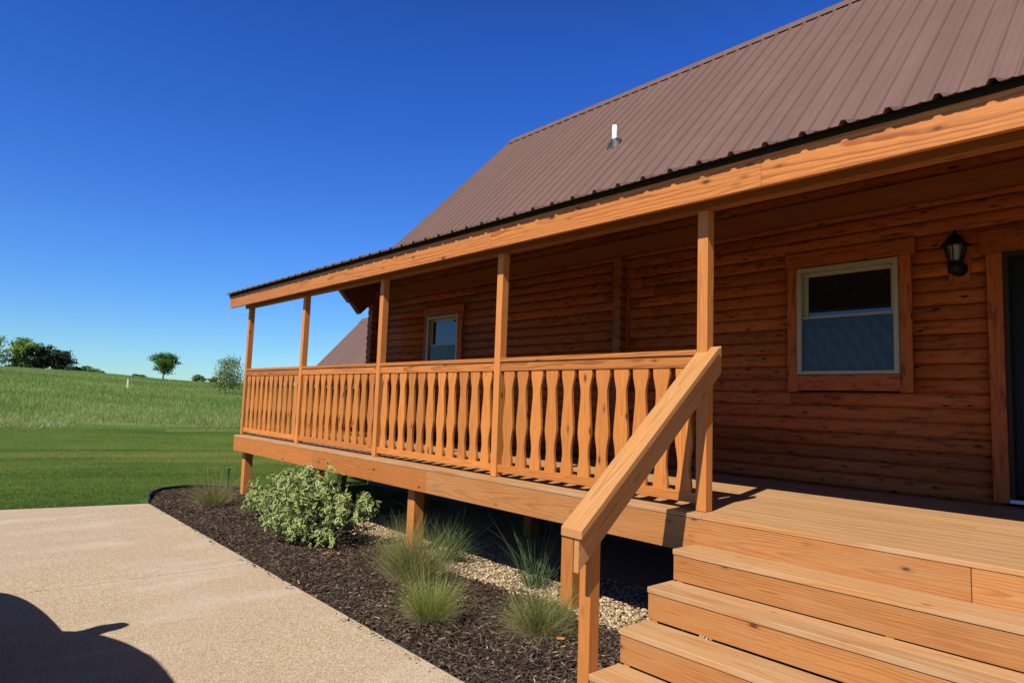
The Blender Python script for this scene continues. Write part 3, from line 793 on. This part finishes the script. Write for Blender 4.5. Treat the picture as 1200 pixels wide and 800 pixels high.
# lawn: mown, 11 to 22 m from the camera, thinner with distance
def lawn_pts(n, d0, d1, a0, a1):
    d = d0 + (d1 - d0) * rng.uniform(0, 1, n) ** 1.25; a = np.radians(rng.uniform(a0, a1, n))
    return CAM.x + d * np.cos(a), CAM.y + d * np.sin(a)
px, py = lawn_pts(520000, 9.6, 28.4, 143, 183)
lx = -8.03 + (py + 1.4) * .177
keep = ((px < lx - .01) | (py > -1.35)) & ~inside(px, py, [(-7.9, -1.6), (-8.9, -1.19), (-9.25, -.97), (-9.41, -.6), (-9.33, -.18), (-8.92, .15), (-7, .3), (-7, -1.6)]) & ~((px > -8.6) & (py < .2) & (py > -1.45))
keep &= ~((px > -7) & (py < 2.6))
px, py = px[keep], py[keep]; n = len(px)
d = np.hypot(px - CAM.x, py - CAM.y)
def wob(a, b, k): return np.sin(a * k + 1.7 * np.sin(b * k * .6 + k)) * np.sin(b * k * .8 + 1.1 * np.sin(a * k * .5 + 2 * k))
across = px * .15 + py * .99
band = wob(d * 2.2, across * .35, 1.0) + .7 * wob(d * 4.1, across * .6, 1.3) + .6 * wob(d * .9, across * .25, .8)
yel = np.exp(-((d - 19.5) / 4.2) ** 2)
dirt = (np.abs(d - 26.6 - .35 * np.sin(across * .9)) < .45) & (np.sin(across * .55 + .9) > .35)
tint = np.clip(rng.uniform(0, .42, n) + .10 * band + .42 * yel * (.75 + .35 * band) + .05, 0, .93)
tint = np.where(dirt & (rng.uniform(0, 1, n) < .7), rng.uniform(.93, 1, n), tint)
o = blades(px, py, gz(px, py) - .005, rng.uniform(.018, .045, n), rng.uniform(.003, .006, n), rng.uniform(0, .7, n), rng.uniform(0, .8, n), M['lawn'], 'lawn_grass', 1, 2, None, None, tint)
tag(o, 'short mown green lawn', kind='stuff')
px, py = lawn_pts(230000, 25.5, 150, 150, 184); d = np.hypot(px - CAM.x, py - CAM.y)
km = d > 27.6 + 1.2 * np.sin(py * .55 + .7 * np.sin(py * 1.7)) + rng.normal(0, .35, len(d)); px, py, d = px[km], py[km], d[km]
near = np.clip((44 - d) / 10, 0, 1); n = len(px)
o = blades(px, py, gz(px, py) - .01, rng.uniform(.10, .36, n) * (1 + .35 * near * np.sin(py * .7 + px * .3)), rng.uniform(.006, .013, n) * (1 + 1.2 * (d / 60)), rng.uniform(0, .6, n), rng.uniform(0, 1.2, n), M['meadow'], 'meadow_grass', 1, 3, None, None,
           np.clip(.14 + rng.uniform(0, .55, n) + .30 * near * rng.uniform(.2, 1, n) + .13 * wob(np.log(d) * 9, (px * .15 + py) * .12, 1.0) + .10 * wob(np.log(d) * 22, (px * .15 + py) * .3, 1.0), 0, 1))
tag(o, 'tall unmown meadow grass on the slope', kind='stuff')

# ------------------------------------------------------------------ bed plants
def clump(x, y, z, n, h, r, lean, curl, mat, label, name='ornamental_grass', w=.0032, group='ornamental grasses in the mulch bed', bias=None, straw=0):
    root = empty(name, label, 'grass plant', (x, y, z), group)
    a = rng.uniform(0, 6.283, n); rr = r * np.sqrt(rng.uniform(0, 1, n))
    px, py = rr * np.cos(a), rr * np.sin(a)
    k = rr / r
    yaw = a + rng.normal(0, .9, n)
    if bias is not None:
        m = rng.uniform(0, 1, n) < .35; yaw = np.where(m, bias + rng.normal(0, .5, n), yaw)
    o = blades(px, py, np.full(n, -.01), h * rng.uniform(.35, 1.15, n) ** 1, w * rng.uniform(.6, 1.2, n), lean * (.15 + k) * rng.uniform(.3, 1.5, n), curl * rng.uniform(-.2, 1.9, n), mat, 'blades', 1, 6, root, yaw, np.clip(rng.beta(1.3, 1.6, n) + .25 * (k - .5), 0, 1))
    if straw:
        a = rng.uniform(0, 6.283, straw); rr = r * (.5 + .7 * rng.uniform(0, 1, straw))
        blades(rr * np.cos(a), rr * np.sin(a), np.full(straw, -.005), h * rng.uniform(.2, .5, straw), w * rng.uniform(.7, 1.3, straw), rng.uniform(.5, 1.3, straw), rng.uniform(.2, .9, straw), M['straw'], 'dry_blades', 1, 4, root, a + rng.normal(0, .6, straw))
    return root
M['straw'] = vary('dry_straw', [(0, (.22, .17, .09)), (.6, (.38, .29, .17)), (1, (.5, .42, .28))], .8, .2)
BZ0 = -.905
clump(-7.42, -.72, BZ0, 900, .60, .17, .7, .8, M['grass_olive'], 'sparse wispy grass tuft at the far end of the bed by the edging', straw=200)
clump(-6.45, -.52, BZ0, 180, .32, .12, .8, .8, M['grass_olive'], 'small low grass tuft beside the left side of the variegated shrub', straw=60)
clump(-2.60, -.50, BZ0, 2300, .56, .18, .62, .75, M['grass_olive'], 'large arching olive green grass clump in front of the middle deck support', bias=3.3, straw=700)
clump(-1.60, -1.02, BZ0, 1500, .38, .10, .6, .7, M['grass_lime'], 'bright lime green grass clump with straw base nearest the driveway', straw=1100)
clump(-.98, -.52, BZ0, 1600, .38, .15, .8, .8, M['grass_olive'], 'round yellowish grass clump just left of the handrail post', straw=900)
clump(-1.80, .22, BZ0, 150, .70, .10, .5, .4, M['grass_dark'], 'thin dark upright grass under the porch beside the front deck support', w=.005)
clump(-2.95, .12, BZ0, 260, .80, .12, .8, .9, M['grass_dark'], 'long dark arching grass behind the middle deck support', w=.005, bias=.2)
# variegated shrub
SHX = -.12
sh = empty('variegated_shrub', 'bushy shrub with small cream edged green leaves below the porch rim', 'shrub', (-4.8, -.5, BZ0))
blobs = [(-4.65, -.50, -.50, .52, .40, .37), (-5.3, -.5, -.56, .45, .35, .32), (-4.05, -.38, -.52, .34, .30, .27), (-5.95, -.52, -.66, .30, .26, .22), (-4.4, -.80, -.70, .34, .25, .18), (-4.85, -.45, -.27, .22, .22, .15), (-5.55, -.42, -.32, .17, .17, .16), (-5.0, -.78, -.72, .40, .22, .17), (-6.25, -.55, -.60, .12, .12, .18), (-3.72, -.30, -.45, .14, .16, .16), (-4.1, -.62, -.78, .28, .2, .12)]
blobs = [(b[0] + SHX, *b[1:]) for b in blobs]
C_ = []; N_ = []; S_ = []
for bx, by, bz, rx, ry, rzz in blobs:
    nt_ = int(900 * (rx * ry * rzz / .02) ** .67) + 60
    nst = max(8, nt_ // 23)
    # sprigs: leaves cluster along little shoots that start inside the blob and point outwards
    d = rng.normal(size=(nst, 3)); d /= np.linalg.norm(d, axis=1)[:, None]; d[:, 2] = np.where(d[:, 2] < -.3, -d[:, 2], d[:, 2])
    rad_ = rng.uniform(.35, 1.2, nst)
    tip = np.array((bx, by, bz)) + d * rad_[:, None] * np.array((rx, ry, rzz))
    for q in range(nst):
        m_ = 11; tt = rng.uniform(0, .20, m_)
        up = d[q] * .6 + np.array((0, 0, .8)); up /= np.linalg.norm(up)
        C_.append(tip[q] - up * tt[:, None] + rng.normal(0, .018, (m_, 3))); nn = rng.normal(0, .8, (m_, 3)) + np.array((0, -.25, .7)) + d[q] * .7
        N_.append(nn); S_.append(rng.uniform(.018, .040, m_))
C_ = np.concatenate(C_); N_ = np.concatenate(N_); S_ = np.concatenate(S_)
ok = C_[:, 2] > -.89; C_, N_, S_ = C_[ok], N_[ok], S_[ok]
def leaf_mesh(C, Nn, S, mat, name, parent, margin=True, aspect=.5):
    n = len(C); Nn = Nn / np.linalg.norm(Nn, axis=1)[:, None]
    t = rng.normal(size=(n, 3)); t -= (t * Nn).sum(1)[:, None] * Nn; t /= np.linalg.norm(t, axis=1)[:, None]; b = np.cross(Nn, t)
    S = S[:, None]
    pts = [C - t * S, C - t * S * .2 + b * S * aspect + Nn * S * .12, C - t * S * .2 - b * S * aspect + Nn * S * .12, C + t * S * .45 + b * S * aspect * .85 + Nn * S * .1, C + t * S * .45 - b * S * aspect * .85 + Nn * S * .1, C + t * S * 1.1, C - t * S * .25, C + t * S * .4]
    v = np.stack(pts, 1)
    f = np.array([(0, 6, 1), (0, 2, 6), (6, 7, 1), (7, 3, 1), (6, 2, 7), (2, 4, 7), (7, 5, 3), (7, 4, 5)])
    F = (f[None] + (np.arange(n) * 8)[:, None, None]).reshape(-1, 3)
    mg = np.tile([1, 1, 1, 1, 1, 1, 0, 0], n)
    return raw(name, v.reshape(-1, 3), F, mat, np.repeat(rng.uniform(0, 1, n), 8), {'mg': mg}, parent, True)
o = leaf_mesh(C_ - np.array(sh.location), N_, S_, M['varieg'], 'foliage', sh)
mb = MB()
for bx, by, bz, rx, ry, rzz in blobs:
    for k in range(7):
        b0 = Vector((bx * .55 + -4.8 * .45 + U(-.1, .1), -.5 + U(-.08, .08), -.92)); t = Vector((bx + U(-rx, rx) * .7, by + U(-ry, ry) * .7, bz + rzz * U(.1, .7)))
        mid = (b0 + t) / 2 + Vector((U(-.04, .04), U(-.04, .04), .03))
        mb.tube([b0, mid, t], [.007, .005, .002], 5)
P(mb, 'stems', M['bark'], sh)
# stake, wood scraps
mb = MB(); mb.tube([(-8.88, -.05, -1.0), (-8.87, -.05, -.60)], [.022, .020], 8); mb.tube([(-8.87, -.05, -.605), (-8.87, -.05, -.57)], [.034, .03], 8)
o = mb.build('garden_stake', M['stake']); tag(o, 'short dark green stake standing in the bed near the far porch corner', 'stake')
def scrap(x, y, l, a, label):
    c, s = math.cos(a), math.sin(a); w = l * .3
    vs = [(x + c * u_ * l - s * v_ * w * (.6 if u_ > 0 else 1), y + s * u_ * l + c * v_ * w, -.872 + zz + .01 * u_) for u_ in (-.5, .5) for v_ in (-.5, .5) for zz in (0, .008)]
    o = MB().hexa(vs).build('wood_scrap', M['chip']); tag(o, label, 'wood scrap', 'orange wood scraps on the mulch'); return o
scrap(-.70, -.60, .06, .3, 'small orange wood scrap on mulch beside the round grass by the handrail')
scrap(-3.72, -.80, .05, 1.2, 'small orange wood scrap on mulch in front of the variegated shrub')
scrap(-3.66, -.70, .04, 2.4, 'tiny orange wood scrap on mulch closest to the porch near the shrub')

# ------------------------------------------------------------------ trees
def tree(name, label, x, y, h, w, blobs, mat, n, ls, trunk_h=.35, group=None, cat='tree', tr=.12):
    z = ground(x, y); root = empty(name, label, cat, (x, y, z), group)
    C = []; N = []; S = []
    tot = sum(b[3] * b[4] for b in blobs)
    for bx, by, bz, br_, bh in blobs:
        k = int(n * br_ * bh / tot); ncl = max(6, k // 28)
        d = rng.normal(size=(ncl, 3)); d /= np.linalg.norm(d, axis=1)[:, None]
        cc = np.array((bx * w, by * w, bz * h)) + d * (rng.uniform(.35, 1.05, ncl) ** .6)[:, None] * np.array((br_ * w, br_ * w, bh * h))
        idx = rng.integers(0, ncl, k)
        p = cc[idx] + rng.normal(0, 1, (k, 3)) * np.array((.09 * w, .09 * w, .055 * h)) * .8
        C.append(p); N.append(rng.normal(0, .7, (k, 3)) + d[idx] + np.array((0, 0, .5))); S.append(rng.uniform(.6, 1.3, k) * ls)
    C = np.concatenate(C); N = np.concatenate(N); S = np.concatenate(S); N += 1e-3
    C[:, 2] = np.maximum(C[:, 2], .03)
    leaf_mesh(C, N, S, mat, 'crown', root, False, .55)
    mb = MB(); sway = U(-.03, .03) * w
    mb.tube([(0, 0, -.3), (sway * .3, 0, h * .12), (sway, 0, h * trunk_h), (sway * .6, 0, h * .75)], [tr * 1.35, tr, tr * .8, tr * .25], 8)
    for bx, by, bz, br_, bh in blobs:
        s0 = Vector((sway * .8, 0, h * trunk_h * U(.7, 1.1))); e = Vector((bx * w, by * w, bz * h)); mid = (s0 + e) / 2 + Vector((0, 0, -.04 * h))
        mb.tube([s0, mid, e], [tr * .5, tr * .32, tr * .1], 6)
    mb.build('trunk', M['bark'], root)
    return root
def rb(k, lo=.4, hi=.85, sp=.3, br_=.22, bh=.17):
    return [(U(-sp, sp), U(-sp, sp), U(lo, hi), br_ * U(.7, 1.2), bh * U(.7, 1.2)) for _ in range(k)]
tree('tree', 'lone round dark green tree with a visible forked trunk on the ridge', -143.0, 31.2, 5.6, 7.0,
     [(0, 0, .82, .26, .14), (-.30, .1, .62, .17, .11), (.30, -.1, .64, .17, .13), (.05, .15, .64, .16, .12), (-.2, -.1, .78, .18, .12), (.20, .1, .80, .17, .11), (-.34, 0, .43, .14, .08), (.27, 0, .36, .11, .11), (.43, .05, .58, .07, .05), (-.12, .1, .50, .12, .08), (-.42, 0, .72, .07, .05)], M['leaf_mid'], 4600, .19, .22, tr=.15)
tree('tree', 'pale feathery green tree at the left edge of the hilltop grove', -147.3, 3.0, 6.8, 7.4, rb(12, .2, .88, .32), M['leaf_light'], 4200, .2, group='hilltop trees')
tree('tree', 'pale green tree right beside the dark evergreens in the hilltop grove', -147.0, 8.4, 5.6, 5.6, rb(14, .12, .85, .3, .25), M['leaf_light'], 4000, .2, group='hilltop trees')
tree('tree', 'taller dark evergreen between the pale green tree and round evergreen', -146.6, 11.4, 5.0, 4.2, rb(12, .12, .85, .28, .28), M['leaf_dark'], 3800, .19, group='hilltop trees')
tree('tree', 'rounded dark evergreen at the right end of the hilltop grove', -146.2, 14.4, 4.5, 4.6, rb(13, .1, .8, .28, .28, .2), M['leaf_dark'], 3800, .19, group='hilltop trees')
tree('tree', 'loose light green young tree on the slope just left of the porch corner post', -54.6, 14.7, 3.4, 3.7,
     [(0, 0, .75, .20, .10), (.22, 0, .85, .14, .08), (-.30, .05, .72, .14, .08), (.12, .1, .50, .25, .15), (-.15, -.1, .45, .18, .12), (.38, 0, .65, .16, .12), (-.40, 0, .58, .09, .05), (0, 0, .25, .25, .15), (.32, .1, .35, .2, .15)], M['leaf_olive'], 3600, .065, .25, tr=.045)
def bush(x, y, h, w, label, mat='leaf_mid'):
    return tree('bush', label, x, y, h, w, [(0, 0, .45, .32, .4), (-.3, 0, .35, .2, .3), (.3, .1, .32, .2, .28), (.1, -.2, .5, .2, .3)], M[mat], 900, .16, .3, 'bushes along the ridge', 'bush', .05)
bush(-146.0, 16.9, 1.5, 2.2, 'small dark bush touching the round evergreen on the hilltop', 'leaf_dark')
bush(-145.6, 18.4, 1.6, 3.4, 'low dark bush on the hill crest right of the grove, the left one of two')
bush(-145.4, 20.2, 1.2, 3.2, 'low flat bush on the hill crest right of the grove, the right one of two')
bush(-144.2, 27.2, .9, 3.0, 'low green bush on the ridge left of the lone round tree')
bush(-141.7, 37.6, 1.9, 3.6, 'domed dark bush on the ridge between the lone tree and young tree')
bush(-141.0, 40.6, 1.5, 3.4, 'low bush on the ridge directly behind the young tree')
def marker(x, y, h, label):
    z = ground(x, y); mb = MB()
    mb.box(x - .05, x + .05, y - .05, y + .05, z - .2, z + h, 2); mb.prism([(x - .06, y - .06), (x + .06, y - .06), (x + .06, y + .06), (x - .06, y + .06)], 'xy', z + h + .001, z + h + .03)
    o = mb.build('marker_post', M['white'], None, .006); tag(o, label, 'post', 'white marker posts in the meadow'); return o
marker(-56.44, 7.85, .75, 'white marker post standing in the meadow below the crest bushes')
marker(-110, 24.3, .9, 'small distant white post just right of the lone round tree')
marker(-92, 1.6, 1.0, 'white post at the left edge of the meadow below the grove')

# ------------------------------------------------------------------ cabin behind
nb = empty('neighbouring_cabin', 'smaller log cabin with brown ribbed roof glimpsed beyond the porch', 'cabin', (-16.5, 8.3, -.95))
ry, rz0, rx0, rx1 = 8.27, 3.63, -20.0, -13.0
ey = 5.75; ez = rz0 - (ry - ey) * 1.076
V, F = ribbed(rx0, rx1, ey, ez, ry, rz0, 0); V2, F2 = ribbed(rx0, rx1, 2 * ry - ey, ez, ry, rz0, 0); n0 = len(V)
nroof = place(raw('roof', V + V2, F + [tuple(i + n0 for i in f) for f in F2], M['roof']), nb)
MB().prism([(ry - .16, rz0 - .15), (ry, rz0 + .035), (ry + .16, rz0 - .15), (ry + .16, rz0 - .155), (ry, rz0 + .03), (ry - .16, rz0 - .155)], 'yz', rx0 - .004, rx1 + .004).build('ridge_cap', M['roof'], nroof)
mb = MB(); z = -.9
while z < rz0 - .3:
    y0 = max(6.15, ry - (rz0 - .2 - z - CH) / 1.076); y1 = 2 * ry - y0
    mb.box(rx0 + .35, rx1 - .35, y0 + U(0, .01), y1, z, z + CH - .008, 0); z += CH
    if y1 - y0 < .3: break
P(mb, 'log_wall', M['log'], nb, .02)
P(MB().box(rx0 + .3, rx1 - .3, 6.0, 2 * ry - 6.0, -1.2, -.902), 'foundation', M['concrete_block'], nb)

# ------------------------------------------------------------------ car outside the frame (casts the shadow on the driveway)
car = empty('parked_car', 'dark rounded car parked on the driveway, its shadow falling across the concrete', 'car', (-1.77, -4.60, GZ)); car.rotation_euler = (0, 0, math.pi)
def loft(secs, name, mat, parent):
    """secs: list of (x, list of (y,z))"""
    mb = MB(); n = len(secs[0][1]); vs = [(x, p[0], p[1]) for x, pr in secs for p in pr]
    fs = [[i * n + k, i * n + (k + 1) % n, (i + 1) * n + (k + 1) % n, (i + 1) * n + k] for i in range(len(secs) - 1) for k in range(n)]
    fs += [list(range(n)), list(range((len(secs) - 1) * n, len(secs) * n))[::-1]]
    mb.add(vs, fs, [(0, 0, 0)] * len(vs), .5, True)
    o = mb.build(name, mat, parent); s = o.modifiers.new('smooth', 'SUBSURF'); s.levels = 1; s.render_levels = 2; return o
def sect(hw, zb, zt, n=16, e=3.2):
    cz, hh = (zb + zt) / 2, (zt - zb) / 2; out = []
    for k in range(n):
        t = 2 * math.pi * k / n; c, s = math.cos(t), math.sin(t)
        out.append((hw * math.copysign(abs(c) ** (2 / e), c), cz + hh * math.copysign(abs(s) ** (2 / e), s)))
    return out
loft([(-1.85, sect(.62, .38, .78)), (-1.75, sect(.80, .30, .92)), (-1.5, sect(.88, .22, .98)), (-.4, sect(.90, .20, .97)), (.6, sect(.90, .20, .96)), (1.3, sect(.88, .22, .92)), (2.0, sect(.82, .26, .84)), (2.42, sect(.62, .34, .72))], 'body', M['carpaint'], car)
loft([(-1.7, sect(.62, .80, .98, e=3)), (-1.4, sect(.74, .80, 1.36, e=3)), (-.9, sect(.74, .80, 1.46, e=3)), (-.1, sect(.74, .80, 1.49, e=3)), (.35, sect(.74, .80, 1.40, e=3)), (1.05, sect(.74, .80, .98, e=3))], 'cabin_glass', M['carglass'], car)
loft([(-1.5, sect(.56, 1.28, 1.35, e=2.6)), (-.9, sect(.58, 1.40, 1.485, e=2.6)), (-.1, sect(.58, 1.42, 1.515, e=2.6)), (.3, sect(.56, 1.36, 1.44, e=2.6))], 'roof_panel', M['carpaint'], car)
for x in (-1.3, 1.55):
    for y in (-.80, .80):
        w = MB().tube([(x, y - .1, .31), (x, y - .09, .31), (x, y + .09, .31), (x, y + .1, .31)], [.27, .31, .31, .27], 24, 1).build('wheel', M['tyre'], car)
        MB().tube([(x, y - .105, .31), (x, y + .105, .31)], [.19, .19], 18, 1).build('rim', M['steel'], w)
for s in (-1, 1):
    mb = MB(); mb.tube([(.70, s * .70, .93), (.73, s * .82, .94), (.76, s * .88, .95), (.755, s * .95, .955), (.75, s * 1.0, .95)], [.10, .085, .085, .075, .035], 12, 1)
    mb.build('wing_mirror', M['carpaint'], car)
    MB().tube([(2.2, s * .55, .62), (2.37, s * .5, .62)], [.11, .08], 14, 0).build('headlight', M['lens'], car)
    MB().box(-1.86, -1.76, s * .6 - .08, s * .6 + .08, .62, .78).build('tail_light', plain('red_lens', (.4, .01, .01), .2), car, .01)

# ------------------------------------------------------------------ light, sky, camera
sunv = Vector((.263 * .686, -.965 * .686, .728)).normalized()
sun = D.lights.new('sun', 'SUN'); sun.energy = 4.9; sun.angle = R(.53); sun.color = (1, .955, .88)
so = D.objects.new('sun', sun); COL.objects.link(so); so.rotation_euler = sunv.to_track_quat('Z', 'Y').to_euler(); so.location = (10, -30, 30)
wd = D.worlds.new('World'); scene.world = wd; wd.use_nodes = True; nt = wd.node_tree; nt.nodes.clear()
bg = nt.nodes.new('ShaderNodeBackground'); ow = nt.nodes.new('ShaderNodeOutputWorld'); sky = nt.nodes.new('ShaderNodeTexSky')
sky.sky_type = 'NISHITA'; sky.sun_disc = False; sky.sun_elevation = math.asin(sunv.z); sky.sun_rotation = math.atan2(sunv.x, sunv.y)
sky.air_density = 1.0; sky.dust_density = 0.0; sky.ozone_density = 5.0; sky.altitude = 0
bg.inputs[1].default_value = .07
hs = nt.nodes.new('ShaderNodeHueSaturation'); hs.inputs['Saturation'].default_value = 1.2; nt.links.new(sky.outputs[0], hs.inputs['Color']); 
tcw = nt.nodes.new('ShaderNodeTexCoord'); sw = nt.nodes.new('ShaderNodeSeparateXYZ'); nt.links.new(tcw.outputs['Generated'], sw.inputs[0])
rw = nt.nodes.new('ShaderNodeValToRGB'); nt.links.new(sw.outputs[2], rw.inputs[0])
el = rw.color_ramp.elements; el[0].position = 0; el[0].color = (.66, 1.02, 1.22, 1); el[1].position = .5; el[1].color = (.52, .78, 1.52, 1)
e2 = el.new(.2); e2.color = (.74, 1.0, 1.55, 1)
e3 = el.new(.72); e3.color = (.72, .50, .34, 1)  # upper sky dimmed and greyed so shadows get less blue fill
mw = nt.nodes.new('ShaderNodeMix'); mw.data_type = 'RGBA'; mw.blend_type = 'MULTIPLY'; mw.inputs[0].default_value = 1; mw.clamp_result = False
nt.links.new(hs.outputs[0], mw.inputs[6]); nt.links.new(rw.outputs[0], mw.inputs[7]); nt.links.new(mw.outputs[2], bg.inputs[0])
nt.links.new(bg.outputs[0], ow.inputs[0])
cam = D.cameras.new('camera'); co = D.objects.new('camera', cam); COL.objects.link(co)
fw = Vector((-0.7468048, 0.65856958, 0.09256729)); rt = Vector((0.66344763, 0.74739704, 0.03514114)); up = Vector((0.04604163, -0.08765712, 0.99508613))
co.matrix_world = Matrix(((rt.x, up.x, -fw.x, CAM.x), (rt.y, up.y, -fw.y, CAM.y), (rt.z, up.z, -fw.z, CAM.z), (0, 0, 0, 1)))
cam.sensor_width = 36; cam.lens = 769.02 / 1200 * 36; cam.clip_end = 9000; cam.clip_start = .05
scene.camera = co
scene.view_settings.view_transform = 'Standard'; scene.view_settings.look = 'None'; scene.view_settings.exposure = .55; scene.view_settings.gamma = 1
scene.view_settings.use_curve_mapping = False
